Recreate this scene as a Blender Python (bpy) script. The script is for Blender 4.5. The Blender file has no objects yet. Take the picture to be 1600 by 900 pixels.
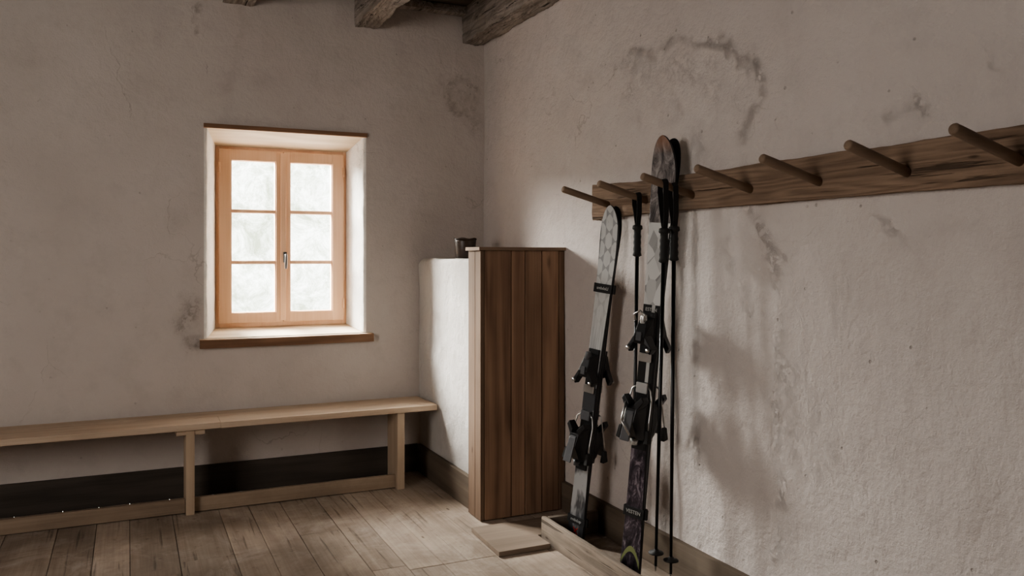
import bpy, bmesh, math, random
from mathutils import Vector, Matrix, noise
random.seed(7)
C = bpy.context.scene.collection
PI = math.pi
CAM = Vector((-2.11, -4.98, 1.35)); YAW = math.radians(24.9); FPX = 1291.0
def ray(u, v):
    r = (u-800)/FPX
    return Vector((math.sin(YAW)+r*math.cos(YAW), math.cos(YAW)-r*math.sin(YAW), (400-v)/FPX))
def on_right(u, v, x=0.0):
    d = ray(u, v); t = (x-CAM.x)/d.x; p = CAM+d*t; return (p.y, p.z)
def on_back(u, v, y=0.0):
    d = ray(u, v); t = (y-CAM.y)/d.y; p = CAM+d*t; return (p.x, p.z)

# ------------------------------------------------------------------ helpers
def nrand(): return (random.random(), random.random(), random.random(), 1.0)
class MB:
    def __init__(s):
        s.bm = bmesh.new(); s.pk = s.bm.loops.layers.float_color.new('pk')
    def add(s, verts, faces, mat=0, smooth=False, pk=None):
        pk = pk or nrand()
        vs = [s.bm.verts.new(v) for v in verts]
        for f in faces:
            try: fc = s.bm.faces.new([vs[i] for i in f])
            except ValueError: continue
            fc.material_index = mat; fc.smooth = smooth
            for l in fc.loops: l[s.pk] = pk
        return s
    def box(s, x0, x1, y0, y1, z0, z1, mat=0, pk=None):
        v = [(x, y, z) for z in (z0, z1) for y in (y0, y1) for x in (x0, x1)]
        f = [(0,2,3,1),(4,5,7,6),(0,1,5,4),(2,6,7,3),(0,4,6,2),(1,3,7,5)]
        return s.add(v, f, mat, False, pk)
    def hull(s, pts, mat=0, smooth=False):
        b = bmesh.new()
        for p in pts: b.verts.new(p)
        r = bmesh.ops.convex_hull(b, input=b.verts[:])
        junk = [g for g in r['geom_interior'] if isinstance(g, bmesh.types.BMVert)]
        if junk: bmesh.ops.delete(b, geom=junk, context='VERTS')
        bmesh.ops.dissolve_limit(b, angle_limit=0.02, verts=b.verts[:], edges=b.edges[:])
        b.verts.index_update()
        s.add([v.co.copy() for v in b.verts], [[v.index for v in f.verts] for f in b.faces], mat, smooth)
        b.free(); return s
    def tube(s, pts, rad, n=12, mat=0, cap=True):
        pts = [Vector(p) for p in pts]; k = len(pts)
        if not hasattr(rad, '__len__'): rad = [rad]*k
        t0 = (pts[1]-pts[0]).normalized()
        up = Vector((0,0,1)) if abs(t0.z) < .9 else Vector((1,0,0))
        a = t0.cross(up).normalized(); V = []
        for i, p in enumerate(pts):
            t = (pts[min(i+1,k-1)]-pts[max(i-1,0)]).normalized()
            a = (a - t*a.dot(t)).normalized(); b = t.cross(a)
            for j in range(n):
                w = 2*PI*j/n; V.append(p+(a*math.cos(w)+b*math.sin(w))*rad[i])
        F = [(i*n+j, i*n+(j+1)%n, (i+1)*n+(j+1)%n, (i+1)*n+j) for i in range(k-1) for j in range(n)]
        if cap: F += [tuple(range(n-1,-1,-1)), tuple((k-1)*n+j for j in range(n))]
        return s.add(V, F, mat, True)
    def ribbon(s, pts, wv, th=.002, mat=0):
        pts = [Vector(p) for p in pts]; wv = Vector(wv); k = len(pts); V = []
        for i, p in enumerate(pts):
            t = (pts[min(i+1,k-1)]-pts[max(i-1,0)]).normalized(); nn = t.cross(wv).normalized()*th/2
            V += [p-wv/2-nn, p+wv/2-nn, p+wv/2+nn, p-wv/2+nn]
        F = [(i*4+j, i*4+(j+1)%4, i*4+4+(j+1)%4, i*4+4+j) for i in range(k-1) for j in range(4)]
        F += [(3,2,1,0), tuple((k-1)*4+j for j in range(4))]
        return s.add(V, F, mat, False)
    def loft(s, axis, a0, a1, b0, b1, c0, c1, n=40, m=4, amp=.006, fs=3.0, rnd=.01, mat=0, taper=None, pk=None, along=.5):
        ring = []
        for i in range(m): ring.append((b0+(b1-b0)*i/m, c0))
        for i in range(m): ring.append((b1, c0+(c1-c0)*i/m))
        for i in range(m): ring.append((b1-(b1-b0)*i/m, c1))
        for i in range(m): ring.append((b0, c1-(c1-c0)*i/m))
        M = len(ring); V = []; bc, cc = (b0+b1)/2, (c0+c1)/2
        for k in range(n+1):
            a = a0+(a1-a0)*k/n
            for q, (b, c) in enumerate(ring):
                if q % m == 0: b += rnd*(1 if b < bc else -1)*.35; c += rnd*(1 if c < cc else -1)*.35
                if taper: b, c = taper(a, b, c)
                p = {'x': Vector((a,b,c)), 'y': Vector((b,a,c)), 'z': Vector((b,c,a))}[axis]
                ps = {'x': Vector((a*along,b,c)), 'y': Vector((b,a*along,c)), 'z': Vector((b,c,a*along))}[axis]
                d = noise.noise_vector(ps*fs+Vector((a0*3.1,b0*7,c0*5)))*amp + noise.noise_vector(ps*fs*6)*amp*.35
                V.append(p+d)
        F = [(k*M+q, k*M+(q+1)%M, (k+1)*M+(q+1)%M, (k+1)*M+q) for k in range(n) for q in range(M)]
        F += [tuple(range(M-1,-1,-1)), tuple(n*M+q for q in range(M))]
        return s.add(V, F, mat, False, pk)
    def lathe(s, prof, cx, cy, n=24, mat=0):
        V = [(cx+r*math.cos(2*PI*j/n), cy+r*math.sin(2*PI*j/n), z) for r, z in prof for j in range(n)]
        F = [(i*n+j, i*n+(j+1)%n, (i+1)*n+(j+1)%n, (i+1)*n+j) for i in range(len(prof)-1) for j in range(n)]
        return s.add(V, F, mat, True)
    def build(s, name, mats, parent=None, origin=None, bevel=0, seg=2):
        bmesh.ops.recalc_face_normals(s.bm, faces=s.bm.faces[:])
        me = bpy.data.meshes.new(name); s.bm.to_mesh(me); s.bm.free()
        o = bpy.data.objects.new(name, me); C.objects.link(o)
        for m in (mats if isinstance(mats, (list, tuple)) else [mats]): me.materials.append(m)
        if origin is not None:
            off = Vector(origin); me.transform(Matrix.Translation(-off))
            if parent is None: o.location = off
        if parent is not None: o.parent = parent
        if bevel:
            b = o.modifiers.new('bevel', 'BEVEL'); b.width = bevel; b.segments = seg; b.limit_method = 'ANGLE'; b.angle_limit = .6
        return o
def thing(name, label, cat, loc=(0,0,0), group=None):
    o = bpy.data.objects.new(name, None); C.objects.link(o); o.location = loc; o.empty_display_size = .1
    o['label'] = label; o['category'] = cat
    if group: o['group'] = group
    return o
def tag(o, label, cat, group=None):
    o['label'] = label; o['category'] = cat
    if group: o['group'] = group
    return o
def struct(o, label=None, cat=None):
    o['kind'] = 'structure'
    if label: o['label'] = label
    if cat: o['category'] = cat
    return o

# ------------------------------------------------------------------ materials
class NT:
    def __init__(s, name):
        s.m = bpy.data.materials.new(name); s.m.use_nodes = True; s.t = s.m.node_tree; s.b = s.t.nodes['Principled BSDF']
    def n(s, typ, **kw):
        x = s.t.nodes.new(typ)
        for k, v in kw.items(): setattr(x, k, v)
        return x
    def l(s, a, b): s.t.links.new(a, b)
    def math(s, op, a, b=None, clamp=False):
        x = s.n('ShaderNodeMath', operation=op, use_clamp=clamp)
        for i, q in enumerate((a, b)):
            if q is None: continue
            if isinstance(q, (int, float)): x.inputs[i].default_value = q
            else: s.l(q, x.inputs[i])
        return x.outputs[0]
    def vmath(s, op, a, b):
        x = s.n('ShaderNodeVectorMath', operation=op)
        for i, q in enumerate((a, b)):
            if isinstance(q, (tuple, list)): x.inputs[i].default_value = q
            else: s.l(q, x.inputs[i])
        return x.outputs[0]
    def noise(s, vec, scale, detail=4, rough=.55, dist=0):
        x = s.n('ShaderNodeTexNoise'); x.inputs['Scale'].default_value = scale; x.inputs['Detail'].default_value = detail
        x.inputs['Roughness'].default_value = rough; x.inputs['Distortion'].default_value = dist
        s.l(vec, x.inputs['Vector']); return x.outputs['Fac']
    def ramp(s, fac, stops, interp='LINEAR'):
        x = s.n('ShaderNodeValToRGB'); e = x.color_ramp.elements; x.color_ramp.interpolation = interp
        while len(e) > 1: e.remove(e[-1])
        for i, (p, c) in enumerate(stops):
            if isinstance(c, (int, float)): c = (c, c, c)
            if i == 0: e[0].position = p; e[0].color = (*c, 1)
            else: q = e.new(p); q.color = (*c, 1)
        s.l(fac, x.inputs['Fac']); return x.outputs['Color']
    def mix(s, fac, a, b, mode='MIX'):
        x = s.n('ShaderNodeMix', data_type='RGBA', blend_type=mode)
        for i, q in ((0, fac), (6, a), (7, b)):
            if isinstance(q, (int, float)): x.inputs[i].default_value = q if i == 0 else (q,q,q,1)
            elif isinstance(q, tuple): x.inputs[i].default_value = (*q, 1)
            else: s.l(q, x.inputs[i])
        return x.outputs[2]
    def bump(s, h, strength, dist=.01, prev=None):
        x = s.n('ShaderNodeBump'); x.inputs['Strength'].default_value = strength; x.inputs['Distance'].default_value = dist
        s.l(h, x.inputs['Height'])
        if prev: s.l(prev, x.inputs['Normal'])
        return x.outputs['Normal']
    def coord(s): return s.n('ShaderNodeTexCoord').outputs['Object']
def plain(name, col, rough=.5, metal=0, bump=0, var=.15, sc=40):
    t = NT(name); c = t.coord(); f = t.noise(c, sc, 4)
    t.l(t.mix(f, tuple(x*(1-var) for x in col), tuple(min(1,x*(1+var)) for x in col)), t.b.inputs['Base Color'])
    t.b.inputs['Roughness'].default_value = rough; t.b.inputs['Metallic'].default_value = metal
    if bump: t.l(t.bump(f, bump, .003), t.b.inputs['Normal'])
    return t.m
def wood(name, c1, c2, axis, s=1.0, rings=9, rough=.75, knot=.5, plankvar=.35, bump=.35, dirt=None, knotcol=(.05,.03,.02), contrast=1.0, long_s=.7, dust=None, crack=0):
    t = NT(name); c0 = t.coord()
    at = t.n('ShaderNodeAttribute', attribute_name='pk').outputs['Color']
    c = t.vmath('ADD', c0, t.vmath('MULTIPLY', at, (9.,7.,11.)))
    long = {'x':0,'y':1,'z':2}[axis]
    a = [6*s]*3; a[long] = long_s*s
    st = t.vmath('MULTIPLY', c, tuple(a))
    n1 = t.noise(st, 1.0, 2, .5, .15)
    kv = [7*s]*3; kv[long] = 2.2*s
    vo = t.n('ShaderNodeTexVoronoi'); vo.inputs['Scale'].default_value = 1; t.l(t.vmath('MULTIPLY', c, tuple(kv)), vo.inputs['Vector'])
    kd = vo.outputs['Distance']
    kb = t.math('POWER', t.math('SUBTRACT', 1.0, t.math('MULTIPLY', kd, 2.2, True), True), 2.0)
    ringv = t.math('ADD', t.math('MULTIPLY', n1, rings*6.3), t.math('MULTIPLY', kb, 9*knot))
    ring = t.math('ADD', t.math('MULTIPLY', t.math('SINE', ringv), .5), .5)
    fa = [95*s]*3; fa[long] = 2.5*s
    fib = t.noise(t.vmath('MULTIPLY', c, tuple(fa)), 1.0, 4, .6)
    blotch = t.noise(c, 2.2, 3, .6)
    g = t.math('ADD', t.math('MULTIPLY', ring, .42*contrast), t.math('MULTIPLY', fib, .62))
    g = t.math('ADD', g, t.math('MULTIPLY', t.math('SUBTRACT', blotch, .5), .6))
    col = t.mix(t.math('MULTIPLY', g, 1.0, True), c1, c2)
    sep = t.n('ShaderNodeSeparateColor'); t.l(at, sep.inputs[0])
    br = t.math('ADD', t.math('MULTIPLY', sep.outputs[0], plankvar), 1-plankvar*.5)
    cmb = t.n('ShaderNodeCombineColor')
    for i in range(3): t.l(br, cmb.inputs[i])
    col = t.mix(1.0, col, cmb.outputs[0], 'MULTIPLY')
    kn = t.ramp(kd, [(0, 1.0), (.05*knot*2, 1.0), (.09*knot*2, 0.0)])
    if knot > 0: col = t.mix(t.math('MULTIPLY', kn, .75), col, knotcol)
    if crack:
        ca = [38*s]*3; ca[long] = 1.3*s
        cr = t.ramp(t.noise(t.vmath('MULTIPLY', c, tuple(ca)), 1.0, 3, .5, .3), [(.31, 1.), (.37, 0.)])
        col = t.mix(t.math('MULTIPLY', cr, crack), col, (.02,.015,.012)); g = t.math('SUBTRACT', g, t.math('MULTIPLY', cr, 1.5))
    if dirt:
        dn = t.ramp(t.noise(c0, 1.9, 8, .7, .4), [(.46, 0.0), (.68, 1.0)])
        col = t.mix(t.math('MULTIPLY', dn, .5), col, dirt)
    if dust:
        dn = t.ramp(t.noise(c0, 3.1, 9, .75, .8), [(.50, 0.0), (.66, 1.0)])
        col = t.mix(t.math('MULTIPLY', dn, .4), col, dust)
        sp = t.ramp(t.noise(c0, 22, 6, .7), [(.60, 0.), (.67, 1.)]); col = t.mix(t.math('MULTIPLY', sp, .4), col, (.11,.085,.065))
    t.l(col, t.b.inputs['Base Color']); t.b.inputs['Roughness'].default_value = rough
    t.b.inputs['Specular IOR Level'].default_value = .22
    t.l(t.bump(g, bump, .004), t.b.inputs['Normal'])
    return t.m
def plaster(name, base, alt, bs=.5, pitk=.5, sg=.35):
    t = NT(name); c = t.coord()
    big = t.noise(c, .9, 5, .6); mid = t.noise(c, 6, 7, .68); fine = t.noise(c, 55, 5, .6)
    low = t.noise(c, 2.0, 4, .5, .3)
    col = t.mix(t.ramp(big, [(.35, 0.), (.68, 1.)]), base, alt)
    col = t.mix(t.math('MULTIPLY', t.ramp(mid, [(.5, 0.), (.72, 1.)]), .24), col, tuple(x*.70 for x in base))
    at = t.n('ShaderNodeAttribute', attribute_name='stain').outputs['Color']
    sp = t.n('ShaderNodeSeparateColor'); t.l(at, sp.inputs[0])
    grit = t.ramp(t.noise(c, 24, 10, .85), [(.47, .0), (.55, 1.)])
    d = t.math('MULTIPLY', sp.outputs[0], t.math('ADD', t.math('MULTIPLY', grit, sg), sg*.12), True)
    col = t.mix(t.math('MULTIPLY', d, .8), col, (.31, .26, .22))
    lt = t.math('MULTIPLY', sp.outputs[1], t.math('ADD', t.math('MULTIPLY', t.ramp(t.noise(c, 14, 10, .8), [(.46, 0.), (.54, 1.)]), .85), .15), True)
    col = t.mix(t.math('MULTIPLY', lt, .6), col, tuple(min(1, x*1.22) for x in base))
    vo = t.n('ShaderNodeTexVoronoi'); vo.inputs['Scale'].default_value = 14; t.l(c, vo.inputs['Vector'])
    pit = t.math('MULTIPLY', t.ramp(vo.outputs['Distance'], [(0, 1.), (.05, 1.), (.09, 0.)]), t.ramp(mid, [(.51, 0.), (.56, 1.)]))
    col = t.mix(t.math('MULTIPLY', pit, pitk), col, (.32, .27, .23))
    v2 = t.n('ShaderNodeTexVoronoi', feature='DISTANCE_TO_EDGE'); v2.inputs['Scale'].default_value = 1.3
    dn = t.n('ShaderNodeTexNoise'); dn.inputs['Scale'].default_value = 3; dn.inputs['Detail'].default_value = 6; t.l(c, dn.inputs['Vector'])
    t.l(t.vmath('ADD', c, t.vmath('MULTIPLY', dn.outputs['Color'], (.45,.45,.45))), v2.inputs['Vector'])
    ck = t.math('MULTIPLY', t.math('LESS_THAN', v2.outputs['Distance'], .003), t.ramp(low, [(.54, 0.), (.62, 1.)]))
    col = t.mix(t.math('MULTIPLY', ck, .28), col, (.22, .18, .15))
    t.l(col, t.b.inputs['Base Color']); t.b.inputs['Roughness'].default_value = .92; t.b.inputs['Specular IOR Level'].default_value = .15
    rdg = t.math('ABSOLUTE', t.math('SUBTRACT', t.noise(c, 2.6, 4, .55, .5), .5))
    rd = t.ramp(rdg, [(0, 0.), (.03, 1.)])
    h = t.math('ADD', t.math('MULTIPLY', mid, 1.3), t.math('MULTIPLY', fine, .16))
    h = t.math('ADD', h, t.math('MULTIPLY', low, 1.2))
    h = t.math('ADD', h, t.math('MULTIPLY', rd, .06))
    h = t.math('SUBTRACT', h, t.math('MULTIPLY', d, .7))
    h = t.math('ADD', h, t.math('MULTIPLY', lt, .30))
    h = t.math('SUBTRACT', h, t.math('MULTIPLY', pit, .4))
    t.l(t.bump(h, bs, .024), t.b.inputs['Normal'])
    return t.m
M_plaster = plaster('wall_plaster', (.585, .528, .495), (.66, .606, .572), .70, .4, .36)
M_plasterb = plaster('back_wall_plaster', (.555, .498, .456), (.635, .578, .535), .42, .25, .85)
M_white = plaster('white_plaster', (.56, .53, .495), (.66, .63, .595), .6, .35, .5)
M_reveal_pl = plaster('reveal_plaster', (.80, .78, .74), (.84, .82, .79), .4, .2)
M_floor = wood('floor_boards', (.215, .165, .13), (.54, .45, .365), 'y', 1.0, 3, .8, .3, .28, .35, (.15,.118,.092), (.08,.055,.04), .45, .5, (.60,.52,.45), .45)
M_under = plain('floor_gap', (.03,.023,.018), .95)
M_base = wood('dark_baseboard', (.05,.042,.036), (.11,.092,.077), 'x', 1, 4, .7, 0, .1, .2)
M_basey = wood('brown_baseboard', (.09,.07,.053), (.19,.15,.115), 'y', 1, 4, .7, 0, .1, .2)
M_bench = wood('bench_pine', (.40,.295,.21), (.71,.58,.45), 'x', 1, 4, .6, .35, .08, .2, None, (.16,.09,.05), .6, .4)
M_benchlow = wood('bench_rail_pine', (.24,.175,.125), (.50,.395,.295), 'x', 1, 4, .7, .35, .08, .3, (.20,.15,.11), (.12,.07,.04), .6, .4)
M_benchz = wood('bench_leg_pine', (.35,.26,.18), (.61,.485,.365), 'z', 1, 4, .6, .3, .12, .2, None, (.16,.09,.05), .6, .4)
M_panel = wood('panel_larch', (.12,.070,.047), (.41,.265,.178), 'z', .8, 7, .8, .66, .75, .4, None, (.03,.018,.012), .85, .5, None, .0)
M_panelside = wood('side_larch', (.125,.083,.058), (.29,.20,.14), 'z', 1.1, 6, .8, .3, .3, .3, None, (.05,.03,.02), .5, .35)
M_lid = wood('lid_larch', (.18,.12,.085), (.40,.29,.20), 'x', 1, 5, .75, .2, .2, .2, None, (.05,.03,.02), .6)
M_rail = wood('old_rail', (.12,.080,.057), (.43,.31,.222), 'y', 1.7, 14, .9, .5, .2, .9, None, (.045,.03,.02), .6, .4, None, .6)
M_peg = wood('peg_beech', (.18,.125,.09), (.37,.27,.19), 'x', 1, 3, .6, 0, .15, .15, None, (.05,.03,.02), .5)
M_beam = wood('old_beam', (.12,.10,.086), (.60,.53,.47), 'y', 1.6, 9, .95, .3, .3, 1.0, (.17,.14,.115), (.03,.022,.018), .6, .4, None, .9)
M_ceil = wood('ceiling_boards', (.045,.036,.03), (.16,.13,.105), 'x', 1, 5, .9, .3, .3, .5)
M_frame = wood('window_larch', (.70,.43,.275), (.89,.63,.445), 'z', 1, 3, .5, 0, .06, .1, None, (.05,.03,.02), .6)
M_reveal = wood('reveal_board', (.60,.48,.34), (.86,.73,.56), 'x', 1, 6, .6, .3, .1, .2)
M_edge = wood('sill_edge', (.15,.085,.052), (.34,.20,.125), 'x', 1, 5, .6, .2, .1, .2)
M_tray = wood('tray_wood', (.10,.08,.064), (.31,.255,.205), 'y', 1.4, 6, .85, .4, .2, .6, (.11,.088,.07), (.05,.03,.02), .7, .5, None, .6)
M_trayx = wood('tray_wood_end', (.15,.122,.098), (.38,.315,.255), 'x', 1.4, 6, .85, .3, .2, .5, (.1,.075,.055))
M_board = wood('loose_board', (.17,.128,.098), (.34,.27,.21), 'x', 1.1, 3, .8, .2, .1, .25, None, (.05,.03,.02), .5, .5)
M_black = plain('black_plastic', (.012,.012,.013), .35, 0, 0)
M_blackr = plain('black_rubber', (.02,.019,.018), .7, 0, .1)
M_fabric = plain('black_webbing', (.016,.015,.015), .85, 0, .5, .4, 400)
M_steel = plain('brushed_steel', (.55,.54,.52), .3, .95, 0, .1)
M_handle = plain('grey_handle_metal', (.20,.195,.19), .4, .8, 0, .1)
M_silver = plain('silver_plastic', (.6,.6,.59), .3, .5, 0, .1)
M_pole = plain('pole_lacquer', (.015,.015,.016), .28, .5)
M_pot = plain('dark_glaze', (.045,.028,.02), .35, 0, .4, .6, 60)
M_text = plain('white_print', (.46,.46,.44), .6)
M_red = plain('red_print', (.55,.03,.02), .6)
M_darkgrey = plain('dark_grey_print', (.09,.09,.095), .35)
M_base_ski = plain('ski_base_black', (.02,.02,.022), .35)

def sky_glass():
    m = bpy.data.materials.new('window_glass'); m.use_nodes = True; t = m.node_tree; t.nodes.clear()
    o = t.nodes.new('ShaderNodeOutputMaterial'); mx = t.nodes.new('ShaderNodeMixShader'); tr = t.nodes.new('ShaderNodeBsdfTransparent')
    gl = t.nodes.new('ShaderNodeBsdfGlossy'); gl.inputs['Roughness'].default_value = .03; tr.inputs[0].default_value = (.97,.98,.97,1)
    mx.inputs[0].default_value = .04
    t.links.new(tr.outputs[0], mx.inputs[1]); t.links.new(gl.outputs[0], mx.inputs[2]); t.links.new(mx.outputs[0], o.inputs[0])
    return m
M_glass = sky_glass()
def hill():
    t = NT('snowy_wooded_slope'); c = t.coord()
    a = t.noise(t.vmath('MULTIPLY', c, (1.3, .8, .8)), 1.8, 13, .85, .6); b = t.noise(c, .3, 4, .6)
    f = t.math('ADD', t.math('MULTIPLY', a, .75), t.math('MULTIPLY', b, .35))
    t.l(t.ramp(f, [(.46, (.18,.195,.145)), (.53, (.34,.355,.31)), (.60, (.54,.545,.52))]), t.b.inputs['Base Color']); t.b.inputs['Roughness'].default_value = 1
    t.b.inputs['Specular IOR Level'].default_value = 0
    return t.m
M_hill = hill()

def ski_white():
    t = NT('white_honeycomb_topsheet'); c = t.coord(); sp = t.n('ShaderNodeSeparateXYZ'); t.l(c, sp.inputs[0])
    y, z = sp.outputs[1], sp.outputs[2]; k = 2*PI/.040; tot = None
    for an in (0, 60, 120):
        ka, kb = k*math.cos(math.radians(an)), k*math.sin(math.radians(an))
        q = t.math('COSINE', t.math('ADD', t.math('MULTIPLY', y, ka), t.math('MULTIPLY', z, kb*.55)))
        tot = q if tot is None else t.math('ADD', tot, q)
    line = t.math('LESS_THAN', tot, -.98)
    zone = t.ramp(t.math('DIVIDE', z, 1.6), [(0, .0), (.60, .15), (.74, .5), (.82, 1.)])
    shade = t.noise(t.vmath('MULTIPLY', c, (20., 20., 3.)), 1, 3)
    up = t.mix(t.math('MULTIPLY', line, zone), t.mix(shade, (.42,.42,.41), (.62,.62,.60)), (.31,.31,.31))
    str_ = t.noise(t.vmath('MULTIPLY', c, (60., 60., 2.)), 1, 4)
    mid = t.mix(t.ramp(str_, [(.45, 0.), (.55, 1.)]), (.38,.38,.38), (.57,.57,.56))
    col = t.mix(t.ramp(t.math('SUBTRACT', z, .6), [(.3, 0.), (.55, 1.)]), mid, up)
    low = t.mix(t.ramp(t.noise(t.vmath('MULTIPLY', c, (10., 14., 5.)), 1, 3), [(.42, 1.), (.50, 0.)]), (.06,.06,.065), (.33,.33,.33))
    col = t.mix(t.math('GREATER_THAN', z, .74), low, col)
    scuff = t.ramp(t.noise(t.vmath('MULTIPLY', c, (90., 90., 14.)), 1, 5, .7), [(.62, 0.), (.70, 1.)])
    col = t.mix(t.math('MULTIPLY', scuff, .5), col, (.12,.12,.12))
    edge = t.math('GREATER_THAN', t.math('ABSOLUTE', y), .048)
    col = t.mix(edge, col, (.04,.04,.04))
    t.l(col, t.b.inputs['Base Color']); t.b.inputs['Roughness'].default_value = .3; return t.m
def ski_dark(name, flip):
    t = NT(name); c = t.coord(); sp = t.n('ShaderNodeSeparateXYZ'); t.l(c, sp.inputs[0]); y, z = sp.outputs[1], sp.outputs[2]
    vo = t.n('ShaderNodeTexVoronoi'); vo.inputs['Scale'].default_value = 1; t.l(t.vmath('MULTIPLY', c, (0., 24., 13.)), vo.inputs['Vector'])
    bw = t.n('ShaderNodeRGBToBW'); t.l(vo.outputs['Color'], bw.inputs[0])
    facet = t.ramp(bw.outputs[0], [(.2, (.28,.28,.28)), (.5, (.48,.48,.47)), (.8, (.68,.68,.66))])
    mar = t.noise(t.vmath('MULTIPLY', c, (10., 22., 9.)), 1, 7, .75, 1.2)
    top = t.ramp(mar, [(.35, (.03,.03,.032)), (.5, (.20,.18,.175)), (.62, (.42,.39,.37))])
    top = t.mix(t.math('MULTIPLY', t.ramp(t.math('SUBTRACT', z, .95), [(0, 0.), (.82, 0.), (.875, 1.)]), .5), top, (.52,.29,.19))  # warm tint at the tip: an orange reflection painted into the colour
    gal = t.ramp(mar, [(.40, (.015,.014,.018)), (.52, (.07,.055,.07)), (.60, (.28,.24,.27)), (.72, (.55,.53,.53))])
    strp = t.mix(t.math('LESS_THAN', t.math('ABSOLUTE', t.math('SUBTRACT', y, .01)), .008), (.02,.02,.02), (.5,.5,.48))
    low = t.mix(t.math('LESS_THAN', t.math('ABSOLUTE', t.math('SUBTRACT', t.math('ADD', z, t.math('MULTIPLY', t.math('MULTIPLY', y, y), 30.)), .13)), .012), gal, (.30,.34,.16))
    if flip: facet = t.mix(.85, facet, (.02,.02,.02)); top = t.mix(t.math('LESS_THAN', t.math('ABSOLUTE', t.math('SUBTRACT', t.math('MULTIPLY', t.math('SUBTRACT', z, 1.76), .4), y)), .008), (.02,.02,.02), (.5,.52,.4))
    col = t.mix(t.math('GREATER_THAN', z, .55), low, strp)
    col = t.mix(t.math('GREATER_THAN', z, 1.15), col, facet)
    col = t.mix(t.math('GREATER_THAN', z, 1.49), col, top)
    t.l(col, t.b.inputs['Base Color']); t.b.inputs['Roughness'].default_value = .28; return t.m
M_skiA = ski_white(); M_skiB = ski_dark('dark_facet_topsheet', False); M_skiB2 = ski_dark('black_striped_topsheet', True)

# ------------------------------------------------------------------ walls
def seg_d(p, a, b):
    ax, ay = a; bx, by = b; px, py = p; dx, dy = bx-ax, by-ay
    L = dx*dx+dy*dy; k = 0 if L == 0 else max(0, min(1, ((px-ax)*dx+(py-ay)*dy)/L))
    return math.hypot(px-ax-k*dx, py-ay-k*dy)
def stroke_val(strokes, p):
    dark = light = rel = 0
    for pts, w, dk, lt, rl, box in strokes:
        if p[0] < box[0] or p[0] > box[1] or p[1] < box[2] or p[1] > box[3]: continue
        pn = (p[0]+.05*noise.noise(Vector((p[0]*6, p[1]*6, 1)))+.03*noise.noise(Vector((p[0]*25, p[1]*25, 2))), p[1]+.05*noise.noise(Vector((p[0]*6, p[1]*6, 5)))+.03*noise.noise(Vector((p[0]*25, p[1]*25, 6))))
        d = min(seg_d(pn, pts[i], pts[min(i+1, len(pts)-1)]) for i in range(max(1, len(pts)-1)))
        ww = w*(1+.6*noise.noise(Vector((p[0]*5, p[1]*5, w*90))))
        f = max(0, 1-d/ww)
        if f > 0:
            f = f*f*(3-2*f)
            n1 = noise.noise(Vector((p[0]*9, p[1]*9, w*50))); n2 = noise.noise(Vector((p[0]*30, p[1]*30, w*70)))
            nn = max(0, min(1.2, .62+.9*n1+.5*n2)); dark += dk*f*nn; light += lt*f*nn; rel += rl*f*max(0, min(1.2, .45+.6*n1+1.3*n2))
    return min(1, dark), min(1, light), rel*.45
def mk(strokes, conv):
    out = []
    for px, w, dk, lt, rl in strokes:
        pts = [conv(u, v) for u, v in px]; xs = [p[0] for p in pts]; zs = [p[1] for p in pts]; q = w*1.6+.1
        out.append((pts, w, dk, lt, rl, (min(xs)-q, max(xs)+q, min(zs)-q, max(zs)+q)))
    return out
def ring(cx, cy, r, a0=0, a1=360, ry=None):
    ry = ry or r
    return [(cx+r*math.cos(math.radians(a)), cy+ry*math.sin(math.radians(a))) for a in range(a0, a1+1, 30)]
SR = mk([
    ([(965,110),(1000,86),(1060,70),(1120,68),(1165,90),(1185,130),(1186,172),(1160,210)], .034, .50, .7, .015),
    ([(1120,66),(1165,86),(1190,130)], .04, .4, .7, .012),
    ([(985,130),(1040,110),(1100,108),(1150,130)], .15, .04, .5, .003),
    (ring(1028,180,30,0,360,22), .05, .28, 0, .002),
    ([(905,135),(935,150),(950,190)], .07, .2, .0, .002),
    ([(880,75),(882,90)], .10, .22, 0, .001),
    ([(825,95),(835,130)], .10, .18, 0, .001),
    ([(1085,190),(1095,240),(1120,330),(1150,430),(1178,500)], .07, .03, .5, .0015),
    ([(1165,300),(1195,370),(1222,430),(1230,520),(1214,600),(1212,690),(1226,770),(1215,880)], .055, .06, 1., .015),
    ([(1190,375),(1225,392)], .05, .15, .8, .009),
    ([(1150,215),(1175,260),(1185,300)], .05, .15, .6, .005),
    ([(1080,560),(1090,640),(1086,740)], .07, .05, .5, .002),
    ([(800,330),(805,400)], .08, .15, 0, .001),
    ([(1355,348),(1390,352),(1425,378)], .025, .08, .6, .006),
    ([(1380,192),(1440,165)], .025, .08, .6, .006),
    ([(1300,480),(1322,560)], .03, .05, .5, .004),
    ([(1540,55),(1560,100)], .02, .1, .3, .003),
    ([(1240,600),(1260,700)], .18, .0, .5, .002),
    ([(905,60),(905,200),(895,330)], .14, .12, 0, .001),
    ([(860,420),(930,420)], .10, .1, .1, .002),
    ([(770,120),(775,300)], .06, .15, .0, .001)], on_right)
SB = mk([
    (ring(722,150,22,0,360,28), .045, .8, 0, .001),
    ([(722,150),(745,190)], .08, .45, 0, .001),
    ([(300,475),(290,505),(306,540)], .075, 1., .1, .012),
    ([(272,335),(288,350)], .03, .3, 0, .001),
    ([(322,0),(310,12),(312,45)], .018, 1., 0, -.002),
    ([(375,0),(378,60),(350,140)], .05, .3, 0, .001),
    ([(590,545),(650,560),(650,600)], .06, .15, .2, .001),
    ([(690,120),(740,180)], .05, .25, 0, .001),
    ([(320,180),(570,195)], .02, .15, .2, .001)], on_back)
def steps(a, b, fine_a, fine_b, f, c):
    xs = []; x = a
    while x < b-1e-6:
        xs.append(x); x += f if fine_a <= x < fine_b else c
    xs.append(b); return xs
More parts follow.
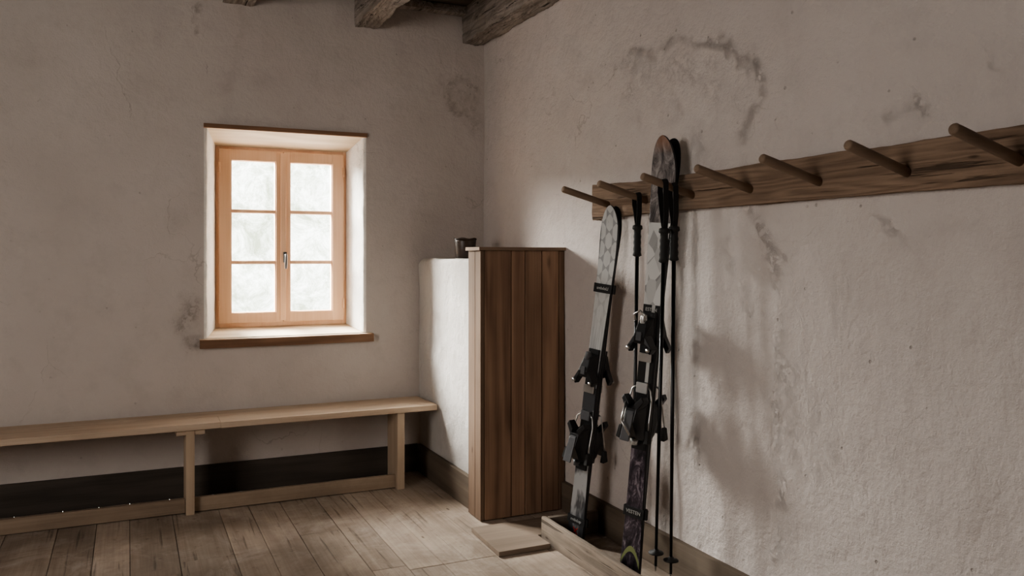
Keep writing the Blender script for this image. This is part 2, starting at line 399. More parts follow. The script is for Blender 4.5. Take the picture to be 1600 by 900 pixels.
def wall_grid(us, zs, place, strokes, hole=None, amp=1.0, seed=0):
    bm = bmesh.new(); st = bm.verts.layers.float_color.new('stain'); G = []
    for u in us:
        row = []
        for z in zs:
            dk, lt, rl = stroke_val(strokes, (u, z))
            d = .009*noise.noise(Vector((u*1.1, z*1.1, seed))) + .0034*noise.noise(Vector((u*4.5, z*4.5, seed+3))) + .0014*noise.noise(Vector((u*14, z*14, seed+8)))
            if hole:
                hx0, hx1, hz0, hz1 = hole
                dd = math.hypot(max(hx0-u, 0, u-hx1), max(hz0-z, 0, z-hz1)); d *= min(1, dd/.12); rl *= min(1, dd/.03)
            v = bm.verts.new(place(u, z, d*amp+rl)); v[st] = (dk, lt, 0, 1); row.append(v)
        G.append(row)
    for i in range(len(us)-1):
        for j in range(len(zs)-1):
            if hole:
                cu, cz = (us[i]+us[i+1])/2, (zs[j]+zs[j+1])/2
                if hole[0] < cu < hole[1] and hole[2] < cz < hole[3]: continue
            f = bm.faces.new((G[i][j], G[i+1][j], G[i+1][j+1], G[i][j+1])); f.smooth = True
    return bm, st
def finish(bm, name, mat):
    me = bpy.data.meshes.new(name); bm.to_mesh(me); bm.free(); me.materials.append(mat)
    o = bpy.data.objects.new(name, me); C.objects.link(o); return o
H = 2.96
bm, st = wall_grid(steps(-7.0, .06, -3.9, 0.1, .012, .12), steps(0, H, 0, 3, .012, .1), lambda u, z, d: (-d*1.0, u, z), SR, seed=2)
bm.faces.new([bm.verts.new(p) for p in ((.3, -7, 0), (.3, .34, 0), (.3, .34, H), (.3, -7, H))])
struct(finish(bm, 'wall_right', M_plaster), 'rough plastered wall with the peg rail', 'wall')
HX0, HX1, HZ0, HZ1 = -1.722, -.786, .882, 2.078
def withsnap(a, vals):
    a = list(a)
    for v in vals:
        k = min(range(len(a)), key=lambda i: abs(a[i]-v)); a[k] = v
    return sorted(a)
us = withsnap(steps(-4.6, .06, -2.9, 0.1, .016, .1), (HX0, HX1)); zs = withsnap(steps(0, H, 0, 3, .016, .1), (HZ0, HZ1))
bm, st = wall_grid(us, zs, lambda u, z, d: (u, -d, z), SB, hole=(HX0, HX1, HZ0, HZ1), amp=.8, seed=11)
WX0, WX1, WZ0, WZ1, WY = -1.640, -.849, .918, 2.012, .25
def reveal(xo, xi, sgn):
    prof = [(xo, 0.0), (xo+sgn*.012, .004), (xo+sgn*.019, .014), (xi, WY), (xi, WY+.09)]
    n = 24; rows = []
    for k in range(n+1):
        w = k/n; row = []
        for q, (x, y) in enumerate(prof):
            f = y/WY if y < WY else 1
            z0 = HZ0+(WZ0-HZ0)*min(1, f); z1 = HZ1+(WZ1-HZ1)*min(1, f); z = z0+(z1-z0)*w
            wob = .006*noise.noise(Vector((x*4, y*9, z*9))) if 0 < q < 3 else 0
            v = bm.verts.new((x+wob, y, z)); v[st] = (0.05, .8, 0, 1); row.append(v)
        rows.append(row)
    for k in range(n):
        for q in range(len(prof)-1):
            f = bm.faces.new((rows[k][q], rows[k][q+1], rows[k+1][q+1], rows[k+1][q])); f.smooth = True
            f.material_index = 1
reveal(HX0, WX0, 1); reveal(HX1, WX1, -1)
for (a, b, c, d) in ((-4.6, WX0, 0, H), (WX1, .3, 0, H), (WX0, WX1, 0, WZ0), (WX0, WX1, WZ1, H)):
    bm.faces.new([bm.verts.new(p) for p in ((a, WY+.09, c), (b, WY+.09, c), (b, WY+.09, d), (a, WY+.09, d))])
wb = finish(bm, 'wall_back', M_plasterb); wb.data.materials.append(M_reveal_pl); struct(wb, 'plastered wall with the small window', 'wall')
for nm, x0, x1, y0, y1 in (('wall_left', -4.7, -4.6, -7.1, .34), ('wall_rear', -4.6, .3, -7.1, -7.0)):
    struct(MB().box(x0, x1, y0, y1, 0, H).build(nm, M_plaster), 'plain plastered wall behind the viewer', 'wall')

# low plastered wall stub
bm = bmesh.new(); st = bm.verts.layers.float_color.new('stain')
bx0, by0, bz = -.45, -1.0, 1.335
R = .022
ny, nz = 60, 80; G = []
sec = [(bx0, z) for z in [i*(bz-R)/nz for i in range(nz+1)]] + [(bx0+R*(1-math.cos(a)), bz-R+R*math.sin(a)) for a in [PI/2*k/6 for k in range(1, 7)]] + [(bx0+R+(-.0-bx0-R)*k/8, bz) for k in range(1, 9)]
for i in range(ny+1):
    y = by0+(0-by0)*i/ny; row = []
    rr = .022*max(0, (y+.08)/.08)**2
    for (x, z) in sec:
        p = Vector((x, y, z)); d = .010*noise.noise(p*2.3)+.004*noise.noise(p*9)+.0015*noise.noise(p*25)
        zz = z - (rr if z > bz-R-.02 else 0) + (.006*noise.noise(p*8) if z > bz-R else 0)
        v = bm.verts.new((x+d*(1 if x < bx0+R else 0)+.012*(1-z/bz), y, zz)); v[st] = (.8*max(0, noise.noise(p*3+Vector((3,3,3)))), .3, 0, 1); row.append(v)
    G.append(row)
for i in range(ny):
    for j in range(len(sec)-1):
        f = bm.faces.new((G[i][j], G[i][j+1], G[i+1][j+1], G[i+1][j])); f.smooth = True
bm.faces.new([bm.verts.new(p) for p in ((bx0+.01, by0, 0), (0, by0, 0), (0, by0, bz-.01), (bx0+.01, by0, bz-.01))])
struct(finish(bm, 'wall_partition', M_white), 'low white plastered wall stub between bench and plank cabinet', 'wall')

# floor planks
mb = MB(); mb.box(-4.6, 0, -7, .0, -.05, -.012, 1)
x = -4.6
while x < 0:
    w = random.uniform(.15, .25); x1 = min(0, x+w); y = -7.0+random.uniform(0, 1.5); ys = [-7.0]
    while y < -.6: ys.append(y); y += random.uniform(1.6, 3.2)
    if x > -1.15: ys = [q for q in ys if abs(q+1.57) > .8]+[-1.57]; ys.sort()
    ys.append(0)
    for a, b in zip(ys[:-1], ys[1:]):
        dz = random.uniform(-.002, 0)
        mb.box(x+.0012, x1-.0012, a+.0012, b-.0012, -.03, dz)
    x = x1
struct(mb.build('floor', [M_floor, M_under], bevel=.0014, seg=1), 'worn wide plank floor', 'floor')
# ceiling
mb = MB(); y = -7.0
while y < 0:
    y1 = min(0, y+random.uniform(.18, .26)); mb.box(-4.6, 0, y+.002, y1-.002, 2.94+random.uniform(0,.006), 3.0); y = y1
mb.box(-4.6, .3, -7, .34, 3.0, 3.02)
mb.box(-4.6, .3, -.02, .34, 2.955, 3.0)
struct(mb.build('ceiling', M_ceil), 'dark board ceiling', 'ceiling')
for k, (xa, xb, z0, amp) in enumerate(((-.155, -.004, 2.722, .016), (-.860, -.720, 2.752, .015), (-1.625, -1.45, 2.795, .010), (-2.40, -2.23, 2.80, .006), (-3.2, -3.03, 2.80, .006), (-4.0, -3.83, 2.8, .006))):
    lab = ('rough old beam running along the right wall from the corner', 'thick weathered beam second from the corner, its end above the partition', 'old beam above the window, only its end showing', 'old ceiling beam left of the window', 'old ceiling beam third left of the window', 'old ceiling beam nearest the left wall')[k]
    struct(MB().loft('y', -7, -.0, xa, xb, z0, 2.97, 320, 11, amp, 16, .006, along=.4).build('trim_%d' % (k+1), M_beam), lab, 'ceiling beam')
struct(MB().loft('x', -.70, -.16, -.09, -.005, 2.890, 2.945, 20, 3, .006, 5).build('trim_7', M_beam), 'short dark wall plate between the two beam ends', 'ceiling beam')

# baseboards
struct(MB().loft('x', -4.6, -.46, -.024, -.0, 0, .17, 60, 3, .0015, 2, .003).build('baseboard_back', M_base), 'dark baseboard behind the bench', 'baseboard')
struct(MB().loft('y', -1.0, -.02, -.466, -.438, 0, .17, 20, 3, .001, 2, .003).build('baseboard_partition', M_basey), 'brown baseboard along the white stub', 'baseboard')
struct(MB().loft('y', -7, -1.12, -.028, -.0, 0, .155, 60, 3, .0015, 2, .003).build('baseboard_right', M_basey), 'brown baseboard under the peg rail', 'baseboard')

# ------------------------------------------------------------------ window
win = thing('window_1', 'small two-leaf larch window set deep in the plaster wall', 'window', (-1.245, .25, .918)); win['kind'] = 'structure'
OW = (-1.245, .25, .918)
def frame_rect(mb, x0, x1, z0, z1, w, wt, wb_, y0, y1):
    mb.box(x0, x0+w, y0, y1, z0, z1); mb.box(x1-w, x1, y0, y1, z0, z1)
    mb.box(x0+w, x1-w, y0+.001, y1, z0, z0+wb_); mb.box(x0+w, x1-w, y0+.001, y1, z1-wt, z1)
mb = MB(); frame_rect(mb, WX0, WX1, WZ0, WZ1, .024, .024, .03, WY, WY+.07); mb.build('frame', M_frame, win, OW, .003)
for side in (0, 1):
    x0, x1 = (-1.620, -1.2475) if side == 0 else (-1.2425, -.869)
    p0, p1 = (-1.552, -1.287) if side == 0 else (-1.2045, -.940)
    z0, z1 = .945, 1.992; q0, q1 = 1.006, 1.928
    ya, yb = WY-.018, WY+.035
    mb = MB(); mb.box(x0, p0, ya, yb, z0, z1); mb.box(p1, x1, ya, yb, z0, z1); mb.box(p0, p1, ya+.001, yb, z0, q0); mb.box(p0, p1, ya+.001, yb, q1, z1)
    for zc in (1.311, 1.621): mb.box(p0, p1, ya+.006, yb-.004, zc-.008, zc+.008)
    for a, b in ((q0, 1.303), (1.319, 1.613), (1.629, q1)):
        mb.box(p0, p0+.006, ya+.008, yb-.006, a, b); mb.box(p1-.006, p1, ya+.008, yb-.006, a, b)
        mb.box(p0+.006, p1-.006, ya+.010, yb-.006, a, a+.003); mb.box(p0+.006, p1-.006, ya+.010, yb-.006, b-.003, b)
    cs = mb.build('casement', M_frame, win, OW, .002)
    g = MB().box(p0-.004, p1+.004, WY+.012, WY+.016, q0-.004, q1+.004).build('pane', M_glass, cs, OW)
    if side == 1:
        MB().box(-1.262, -1.228, ya-.010, ya-.0005, z0+.01, z1-.01).build('cover_strip', M_frame, cs, OW, .003)
        hb = MB(); hx = -1.236; hy = ya-.010
        hb.hull([(hx+dx, hy-dy, z) for dx in (-.011, .011) for dy in (0, .006) for z in (1.31, 1.375)])
        hb.tube([(hx, hy-.004, 1.355), (hx, hy-.038, 1.355)], .007)
        hb.tube([(hx, hy-.038, 1.362), (hx, hy-.042, 1.34), (hx, hy-.040, 1.30), (hx, hy-.036, 1.272)], [.006, .008, .009, .006])
        hd = hb.build('handle', M_handle, cs, OW, .002)
    for zc in (1.05, 1.88):
        xh = WX0+.022 if side == 0 else WX1-.022
        MB().tube([(xh, ya-.004, zc-.03), (xh, ya-.004, zc+.03)], .006).build('hinge', M_frame, cs, OW)
mb = MB(); mb.add([(HX0-.022, -.028, .872), (HX1+.038, -.028, .872), (HX1+.038, .004, .880), (HX1-.001, .004, .880), (WX1-.001, WY+.02, WZ0+.002), (WX0+.001, WY+.02, WZ0+.002), (HX0+.001, .004, .880), (HX0-.022, .004, .880),
    (HX0-.022, -.028, .85), (HX1+.038, -.028, .85), (HX1+.038, .004, .85), (HX1-.001, .004, .85), (WX1-.001, WY+.02, .86), (WX0+.001, WY+.02, .86), (HX0+.001, .004, .85), (HX0-.022, .004, .85)],
    [(0,1,2,3,4,5,6,7), (15,14,13,12,11,10,9,8)]+[(i, i+8, (i+1)%8+8, (i+1)%8) for i in range(8)])
sill = mb.build('sill', M_reveal, win, OW)
MB().loft('x', HX0-.024, HX1+.040, -.034, -.002, .826, .876, 30, 3, .0012, 4, .003).build('sill_edge', M_edge, sill, OW)
mb = MB(); mb.add([(HX0, .0, 2.078), (HX1, .0, 2.078), (WX1-.002, WY+.0, WZ1-.001), (WX0+.002, WY+.0, WZ1-.001), (HX0, 0, 2.10), (HX1, 0, 2.10), (WX1, WY+.0, 2.08), (WX0, WY+.0, 2.08)],
    [(0,3,2,1), (4,5,6,7), (0,1,5,4), (1,2,6,5), (2,3,7,6), (3,0,4,7)])
lin = mb.build('lintel', M_reveal, win, OW)
MB().loft('x', HX0-.002, HX1+.004, -.016, .004, 2.076, 2.102, 30, 3, .001, 4, .003).build('lintel_edge', M_edge, lin, OW)

# ------------------------------------------------------------------ plank cabinet
CX0, CX1, CY0, CY1, CZ = -.490, -.004, -1.112, -.955, 1.378
cab = thing('cabinet', 'tall narrow dark larch plank cabinet against the end of the white stub', 'cabinet', (-.245, -1.03, 0)); OC = (-.245, -1.03, 0)
fx = [CX0+.022]+[on_back(u, 600, CY0)[0] for u in (799, 821, 847, 874)]+[CX1]
mb = MB(); tone = (.60, .90, .40, .72, .12)
for i in range(5): mb.box(fx[i]+.0015, fx[i+1]-.0015, CY0+(0, .004, .001, .005, .002)[i], CY0+.022, .004, CZ, 0, (tone[i], random.random(), random.random(), 1))
mb.build('front_panel', M_panel, cab, OC, .002, 1)
mb = MB(); mb.box(CX0, CX0+.021, CY0, CY0+.075, .004, CZ); mb.box(CX0, CX0+.021, CY0+.077, CY1+.01, .004, CZ)
mb.build('side_panel', M_panelside, cab, OC, .002, 1)
MB().loft('x', CX0-.012, CX1, CY0-.012, CY1+.02, CZ, CZ+.018, 20, 3, .001, 4, .002).build('top_board', M_lid, cab, OC)

# pot on the low wall
prof = [(0, 1.338), (.056, 1.338), (.060, 1.345), (.062, 1.40), (.066, 1.435), (.064, 1.452), (.059, 1.452), (.058, 1.435), (.055, 1.36), (0, 1.352)]
pot = thing('pot', 'small dark brown glazed pot standing on the white stub behind the cabinet', 'pot', (-.30, -.42, 1.337)); OP = (-.30, -.42, 1.337)
MB().lathe(prof, -.30, -.42, 28).build('body', M_pot, pot, OP)
MB().tube([(-.30+.066*math.cos(a), -.42+.066*math.sin(a), 1.451+.003*math.sin(a*5)) for a in [2*PI*k/28 for k in range(29)]], .004, 8).build('rim', M_pot, pot, OP)

# ------------------------------------------------------------------ bench
ben = thing('bench', 'long pale pine bench under the window', 'bench', (-1.9, -.2, 0)); OB = (-1.9, -.2, 0)
mb = MB(); zt = .475; th = .033
xj = on_back(345, 668, -.385)[0]
mb.loft('x', -3.6, xj-.0005, -.385, -.207, zt-th, zt, 40, 3, .0006, 2, .003, pk=(.65,.7,.5,1))
mb.loft('x', xj+.0005, -.462, -.385, -.207, zt-th, zt, 40, 3, .0006, 2, .003, pk=(.65,.7,.5,1))
mb.loft('x', -3.6, -.472, -.203, -.035, zt-th, zt-.0005, 60, 3, .0012, 2, .004, pk=(.8,.9,.1,1))
mb.build('seat', M_bench, ben, OB, .0008, 1)
for lx in (-3.25, -1.84, -.70):
    MB().loft('z', .0, zt-th-.001, lx, lx+.044, -.372, -.165, 14, 3, .001, 3, .003).build('leg', M_benchz, ben, OB)
    if lx < -1: MB().box(lx-.045, lx+.095, -.366, -.06, zt-th-.026, zt-th-.002).build('cleat', M_bench, ben, OB, .002)
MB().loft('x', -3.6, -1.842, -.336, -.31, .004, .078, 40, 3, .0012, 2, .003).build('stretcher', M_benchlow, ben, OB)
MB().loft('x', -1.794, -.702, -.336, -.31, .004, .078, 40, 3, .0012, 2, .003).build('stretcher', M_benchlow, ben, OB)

# ------------------------------------------------------------------ floor tray + loose board
tr = thing('tray', 'low open wooden box on the floor holding the ski tails', 'tray', (-.17, -2.2, 0)); OT = (-.17, -2.2, 0)
MB().loft('y', -3.05, -1.478, -.330, -.304, .001, .112, 70, 5, .0026, 5, .004).build('side_board', M_tray, tr, OT)
for ya in (-1.506, -3.05): MB().loft('x', -.301, -.034, ya, ya+.028, .001, .110, 12, 3, .0015, 4, .003).build('end_board', M_trayx, tr, OT)
mb = MB(); Lp = [(-.605,-1.600), (-.344,-1.600), (-.344,-1.468), (-.04,-1.468), (-.04,-1.235), (-.590,-1.235)]
mb.add([(x, y, .001) for x, y in Lp]+[(x, y, .024) for x, y in Lp], [tuple(range(5,-1,-1)), tuple(range(6,12))]+[(i, (i+1)%6, (i+1)%6+6, i+6) for i in range(6)])
tag(mb.build('floor_board', M_board, None, (-.4, -1.4, 0), .002), 'flat notched board lying on the floor between cabinet and tray', 'board')

# ------------------------------------------------------------------ peg rail
rail = thing('peg_rail', 'long weathered wooden rail on the right wall with angled round pegs', 'rail', (-.015, -3.5, 1.6)); OR = (-.015, -3.5, 1.6)
def rt(a, b, c):
    if a > -1.8: c += (c-1.6)*.20*((a+1.8)/.345)**1
    return b, c
MB().loft('y', -5.8, -1.455, -.038, -.003, 1.538, 1.685, 260, 9, .0055, 10, .006, taper=rt, along=.4).build('rail_board', M_rail, rail, OR)
PEGY = [-1.60, -1.92, -2.255, -2.595, -2.93, -3.27, -3.605, -3.94, -4.28, -4.62]
for i, y in enumerate(PEGY):
    a = Vector((-.025, y, 1.592)); dv = Vector((-1, random.uniform(-.02,.02), .272+random.uniform(-.01,.01))).normalized(); L = .268
    pts = [a+dv*s for s in (0, L*.3, L*.7, L-.006, L-.0015, L)]
    MB().tube(pts, [.0150, .0150, .0155, .0155, .013, .008], 18).build('peg', M_peg, rail, OR)

# ------------------------------------------------------------------ skis
def text_mesh(txt, size, mat, parent, M, name='lettering'):
    cu = bpy.data.curves.new(name, 'FONT'); cu.body = txt; cu.size = size; cu.align_x = 'CENTER'; cu.align_y = 'CENTER'; cu.extrude = .0004; cu.offset = size*.005
    tmp = bpy.data.objects.new('tmp', cu); C.objects.link(tmp); dg = bpy.context.evaluated_depsgraph_get(); dg.update()
    me = bpy.data.meshes.new_from_object(tmp.evaluated_get(dg)); bpy.data.objects.remove(tmp)
    me.transform(M); me.materials.clear(); me.materials.append(mat); me.name = name
    o = bpy.data.objects.new(name, me); C.objects.link(o); o.parent = parent; return o
TM = lambda x, y, z: Matrix.Translation((x, y, z)) @ Matrix(((0,0,1,0),(1,0,0,0),(0,1,0,0),(0,0,0,1)))
def half_w(s, L, wt=.052, ww=.040, ws=None):
    ws = .056 if L < 1.7 else .061
    f = s/L
    if f < .42: w = ww+(wt-ww)*((.42-f)/.42)**2
    else: w = ww+(ws-ww)*min(1, ((f-.42)/.46))**2
    if f < .02: w *= math.sqrt(max(.25, 1-((.02-f)/.02)**2*.7))
    if f > .91: w *= math.sqrt(max(0.0, 1-((f-.91)/.0901)**2))
    return w
def thick(s, L):
    f = s/L; return .007+.013*math.exp(-((f-.43)/.26)**2)
def curl(s, L, c):
    s0 = L-.26; return c*((s-s0)/.26)**2 if s > s0 else 0
def ski_body(L, c, mat, parent):
    N = 80; ss = [L*.0+L*k/N*.9 for k in range(N)]+[L*.9+L*.1*math.sin(PI/2*k/22) for k in range(23)]
    mb = MB(); V = []
    for s in ss:
        w = max(half_w(s, L), .002); t = thick(s, L); x = curl(s, L, c)
        V += [(x+.0008, -w, s), (x+.0008, w, s), (x+t*.55, w, s), (x+t, w-.004 if w > .006 else w*.5, s), (x+t, -w+.004 if w > .006 else -w*.5, s), (x+t*.55, -w, s)]
    n = len(ss); m = 6
    F0 = []; F1 = []
    for i in range(n-1):
        for j in range(m):
            q = (i*m+j, i*m+(j+1)%m, (i+1)*m+(j+1)%m, (i+1)*m+j)
            (F1 if j == 3 else F0).append(q)
    F0 += [tuple(range(m-1,-1,-1)), tuple((n-1)*m+j for j in range(m))]
    mb.add(V, F0, 0, True)
    mb.bm.verts.ensure_lookup_table()
    for q in F1:
        f = mb.bm.faces.new([mb.bm.verts[i] for i in q]); f.material_index = 1; f.smooth = False
    return mb.build('ski_body', [M_base_ski, mat], parent)
def ski(name, label, L, B, T, ang, c, mat, zt, zh, accent, flip=False, group=None):
    B = Vector(B); T = Vector(T); a = (T-B).normalized(); n = Vector((-math.cos(ang), -math.sin(ang), 0))
    if flip: n = -n
    n = (n-a*n.dot(a)).normalized(); y = a.cross(n)
    M = Matrix((n, y, a)).transposed().to_4x4(); M.translation = B
    r = thing(name, label, 'ski', B, group); r.rotation_euler = M.to_euler()
    ski_body(L, c, mat, r)
    t0 = thick(zh, L)-.001
    MB().hull([(x, yy, z) for x, q in ((t0, .034), (t0+.010, .029)) for yy in (-q, q) for z in (zt-.07, zt+.12)]).build('riser_plate', M_black, r, None, .002)
    MB().hull([(x, yy, z) for x, q in ((t0, .034), (t0+.010, .029)) for yy in (-q, q) for z in (zh-.15, zh+.13)]).build('riser_plate', M_black, r, None, .002)
    b = t0+.010; K = 1.35 if not flip else 1.15
    X = lambda x: b+x*K
    mb = MB()
    mb.hull([(X(0), -.031, zt+.10), (X(0), .031, zt+.10), (X(0), -.034, zt-.015), (X(0), .034, zt-.015), (X(.030), -.018, zt+.085), (X(.030), .018, zt+.085), (X(.046), -.026, zt+.02), (X(.046), .026, zt+.02), (X(.042), -.028, zt-.008), (X(.042), .028, zt-.008)])
    for s in (-1, 1):
        mb.hull([(X(x), s*yy, z) for x, yy, z in ((.012,.026,zt+.035), (.044,.024,zt+.028), (.012,.064,zt-.024), (.040,.060,zt-.026), (.014,.050,zt-.048), (.038,.050,zt-.048), (.012,.024,zt-.002), (.044,.024,zt-.002))])
    toe = mb.build('toe_piece', M_black, r, None, .003)
    MB().hull([(X(0)+x, yy, z) for x in (.0, .008) for yy in (-.030, .030) for z in (zt-.085, zt-.050)]).build('toe_plate', M_steel, toe, None, .001)
    MB().tube([(X(.024), 0, zt+.076), (X(.027), 0, zt+.108)], [.016, .013], 14).build('spring_cap', accent, toe, None, .001)
    MB().hull([(X(.043)+x, yy, z) for x in (0, .005) for yy in (-.012, .012) for z in (zt+.004, zt+.040)]).build('toe_cover', M_darkgrey, toe, None, .001)
    for s in (-1, 1):
        MB().tube([(X(.042), s*.048, zt-.030), (X(.048), s*.048, zt-.030)], .008, 12).build('toe_screw', M_steel, toe)
    mb = MB()
    mb.hull([(X(0), -.031, zh+.05), (X(0), .031, zh+.05), (X(0), -.029, zh-.11), (X(0), .029, zh-.11), (X(.060), -.021, zh-.03), (X(.060), .021, zh-.03), (X(.052), -.027, zh+.03), (X(.052), .027, zh+.03), (X(.028), -.020, zh-.10), (X(.028), .020, zh-.10)])
    for s in (-1, 1):
        mb.hull([(X(x), s*yy, z) for x, yy, z in ((.018,.024,zh+.015), (.052,.022,zh+.015), (.022,.058,zh+.060), (.048,.054,zh+.062), (.020,.044,zh+.080), (.050,.042,zh+.080), (.018,.012,zh+.045), (.054,.012,zh+.045))])
    heel = mb.build('heel_piece', M_black, r, None, .003)
    MB().hull([(X(x), yy, z) for x, yy, z in ((.052,-.019,zh+.02), (.052,.019,zh+.02), (.060,-.019,zh+.01), (.060,.019,zh+.01), (.078,-.022,zh-.100), (.078,.022,zh-.100), (.070,-.022,zh-.100), (.070,.022,zh-.100))]).build('heel_lever', M_darkgrey, heel, None, .003)
    MB().tube([(X(.020), 0, zh-.100), (X(.021), 0, zh-.126)], [.018, .015], 14).build('spring_cap', accent, heel)
    for s in (-1, 1):
        br = MB().tube([(b-.001, s*.020, zh+.12), (b+.006, s*.044, zh+.10), (b+.008, s*.054, zh+.06), (b+.026, s*.062, zh-.02), (b+.034, s*.066, zh-.06)], .0032, 8).build('brake_arm', M_steel, r)
        MB().hull([(b+.022+x, s*(.058+yy), zh-.055-z) for x, yy, z in ((0,0,0), (.020,0,0), (0,.014,0), (.020,.014,0), (-.006,.0,.055), (.028,.002,.055), (-.006,.020,.055), (.028,.020,.050))]).build('brake_pad', M_blackr, br, None, .003)
    MB().hull([(b+x, yy, z) for x in (0, .010) for yy in (-.026, .026) for z in (zh+.085, zh+.128)]).build('brake_pedal', accent, r, None, .002)
    if accent is M_silver and not flip:
        MB().tube([(X(.045), -.022, zt+.085), (X(.05), -.026, zt+.11), (X(.05), 0, zt+.128), (X(.05), .026, zt+.11), (X(.045), .022, zt+.085)], .004, 8).build('toe_loop', M_steel, toe)
        MB().tube([(X(.05), -.03, zh+.05), (X(.085), -.012, zh-.02), (X(.085), .034, zh-.07)], .0045, 8).build('lever_bar', M_steel, heel)
    return r, M, t0
A0, A1 = (-.198, -1.568, .002), (-.063, -1.698, 1.588); angA = math.radians(19)
rA, MA, _ = ski('ski', 'shorter ski with white honeycomb top facing the room, left pair', 1.592, A0, A1, angA, .022, M_skiA, .80, .50, M_darkgrey)
rA2, MA2, _ = ski('ski', 'shorter ski turned toward the wall behind the honeycomb one', 1.592, A0, A1, angA, .012, M_skiA, .80, .50, M_darkgrey, True)
B0, B1 = (-.215, -2.060, .002), (-.092, -2.165, 1.842); angB = math.radians(22)
rB, MBm, _ = ski('ski', 'tallest ski with pale faceted top facing the room, right pair', 1.846, B0, B1, angB, .040, M_skiB, 1.00, .70, M_silver)
rB2, MB2, _ = ski('ski', 'tall black ski turned toward the wall in the right pair', 1.846, B0, B1, angB, .040, M_skiB2, 1.00, .70, M_silver, True)
text_mesh('X', .045, M_red, rA, TM(thick(.055, 1.592)+.001, 0, .052), 'red_mark')
text_mesh('ESTEN', .020, M_text, rB, TM(thick(1.135, 1.846)+.001, 0, 1.130))
def strap(label, M, L, z, hh, txt, ts):
    r = thing('ski_strap', label, 'strap', M.translation); r.rotation_euler = M.to_euler()
    zc = z; w = max(half_w(z-hh/2, L), half_w(z+hh/2, L))+.002; t = max(thick(z-hh/2, L), thick(z+hh/2, L))+.0015
    mb = MB(); o = [(t, -w), (t, w), (-t, w), (-t, -w)]; e = .0025; O = [(t+e, -w-e), (t+e, w+e), (-t-e, w+e), (-t-e, -w-e)]
    V = [(x, y, zc-hh/2) for x, y in o+O]+[(x, y, zc+hh/2) for x, y in o+O]
    F = []
    for i in range(4):
        j = (i+1) % 4
        F += [(i, j, j+8, i+8), (i+4, i+12, j+12, j+4), (i, i+4, j+4, j), (i+8, j+8, j+12, i+12)]
    mb.add(V, F); mb.build('band', M_fabric, r, None, .001)
    text_mesh(txt, ts, M_text, r, TM(t+e+.0006, 0, zc))
    MB().box(-.006, .006, w+e, w+e+.010, zc-hh/2, zc+hh/2).build('closure_tab', M_blackr, r, None, .002)
strap('black band with white lettering high on the left ski pair', MA, 1.592, 1.205, .042, 'smbdoLI', .020)
strap('black band with white lettering low on the left ski pair', MA, 1.592, .105, .036, 'rmbdop', .020)
strap('black band with lettering near the tails of the tall ski pair', MBm, 1.846, .285, .042, 'VESTEN', .021)

# ------------------------------------------------------------------ poles
def pole(label, top, bot, pegx, pegy):
    top = Vector(top); bot = Vector(bot); a = (bot-top).normalized()
    r = thing('ski_pole', label, 'ski pole', bot); O = bot
    P = lambda s: top+a*s
    L = (bot-top).length
    MB().tube([P(.10), P(L*.6), P(L-.02)], [.0085, .0075, .0055], 14).build('shaft', M_pole, r, O)
    g = [(0, .012), (.004, .021), (.018, .023), (.024, .016), (.04, .0155), (.052, .0175), (.064, .0155), (.078, .0175), (.092, .0155), (.106, .018), (.120, .0165), (.135, .020), (.140, .011)]
    MB().tube([P(s) for s, _ in g], [q for _, q in g], 16).build('grip', M_blackr, r, O)
    zp = 1.592+.272*(abs(pegx)-.025); y0 = top.y; x0 = top.x
    lp = [Vector((x0, y0, top.z-.004)), Vector((x0*.6+pegx*.4, y0+.012, top.z+.05)), Vector((pegx, pegy+.0195, zp-.03)), Vector((pegx, pegy+.0195, zp+.006)), Vector((pegx, pegy+.012, zp+.0165)), Vector((pegx, pegy, zp+.0195)), Vector((pegx, pegy-.012, zp+.0165)), Vector((pegx, pegy-.0195, zp+.006)), Vector((pegx, pegy-.0195, zp-.03)), Vector((x0*.6+pegx*.4, y0-.014, top.z+.05)), Vector((x0, y0-.004, top.z-.004))]
    MB().ribbon(lp, (.024, 0, .005), .0022).build('strap', M_fabric, r, O)
    c = P(L-.075)
    mb = MB(); mb.tube([c-a*.012, c-a*.004, c, c+a*.004, c+a*.010], [.009, .012, .030, .030, .010], 18)
    mb.build('basket', M_blackr, r, O)
    MB().tube([P(L-.03), P(L-.012), P(L)], [.0055, .004, .0015], 10).build('tip', M_steel, r, O)
pole('black ski pole hanging left of the tall skis, on the second peg', (-.085, -1.925, 1.487), (-.115, -1.935, .13), -.085, -1.92)
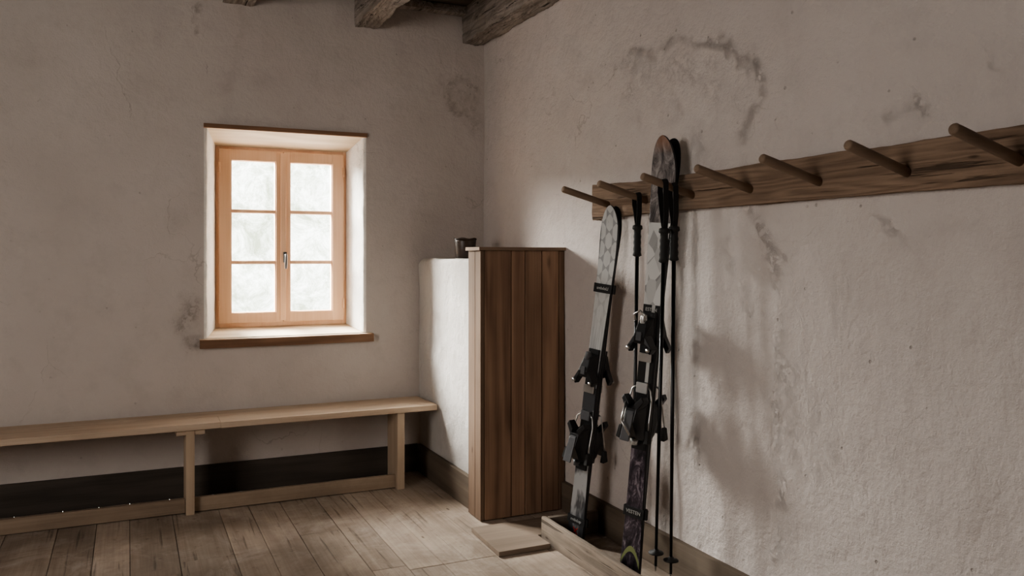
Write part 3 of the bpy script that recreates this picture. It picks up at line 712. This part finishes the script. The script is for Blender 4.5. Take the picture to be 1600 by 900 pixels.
pole('black ski pole hanging right of the tall skis, farther from the wall', (-.182, -2.262, 1.462), (-.205, -2.235, .095), -.184, -2.256)
pole('black ski pole hanging right of the tall skis, closer to the wall', (-.135, -2.262, 1.470), (-.168, -2.285, .075), -.137, -2.256)

# ------------------------------------------------------------------ outside
mb = MB(); n = 40; V = []
for i in range(n+1):
    for j in range(n+1):
        x = -60+120*i/n; t = j/n; y = 4+56*t; z = -2+55*t**1.1+1.5*noise.noise(Vector((x*.1, y*.1, 0)))
        V.append((x, y, z))
mb.add(V, [(i*(n+1)+j, (i+1)*(n+1)+j, (i+1)*(n+1)+j+1, i*(n+1)+j+1) for i in range(n) for j in range(n)], 0, True)
struct(mb.build('hillside', M_hill), 'pale snowy wooded slope seen through the panes', 'hillside')

# ------------------------------------------------------------------ light
w = bpy.data.worlds.new('sky'); bpy.context.scene.world = w; w.use_nodes = True
bg = w.node_tree.nodes['Background']; bg.inputs[0].default_value = (.98, .985, 1, 1); bg.inputs[1].default_value = 8.0
def area(name, loc, target, sx, sy, power, col):
    l = bpy.data.lights.new(name, 'AREA'); l.shape = 'RECTANGLE'; l.size = sx; l.size_y = sy; l.energy = power; l.color = col
    o = bpy.data.objects.new(name, l); C.objects.link(o); o.location = loc
    o.rotation_euler = (Vector(target)-Vector(loc)).to_track_quat('-Z', 'Y').to_euler(); return o
area('sky_light', (-3.05, 2.7, 3.2), (-1.15, 0, 1.45), 2.3, 2.3, 1950, (1, .968, .935))
area('side_fill_light', (-4.4, -3.4, 1.8), (0, -1.9, 1.2), 1.2, 1.4, 38, (1, .94, .885))  # added fill lamp in front of the solid left wall, no window there

cam = bpy.data.cameras.new('camera'); co = bpy.data.objects.new('camera', cam); C.objects.link(co)
co.location = CAM; co.rotation_euler = (PI/2, 0, -YAW); cam.sensor_width = 36; cam.lens = FPX/1600*36; cam.shift_y = -50/1600; cam.clip_start = .05; cam.clip_end = 300
bpy.context.scene.camera = co
vs = bpy.context.scene.view_settings; vs.view_transform = 'AgX'; vs.look = 'AgX - Medium High Contrast'; vs.exposure = 0.6
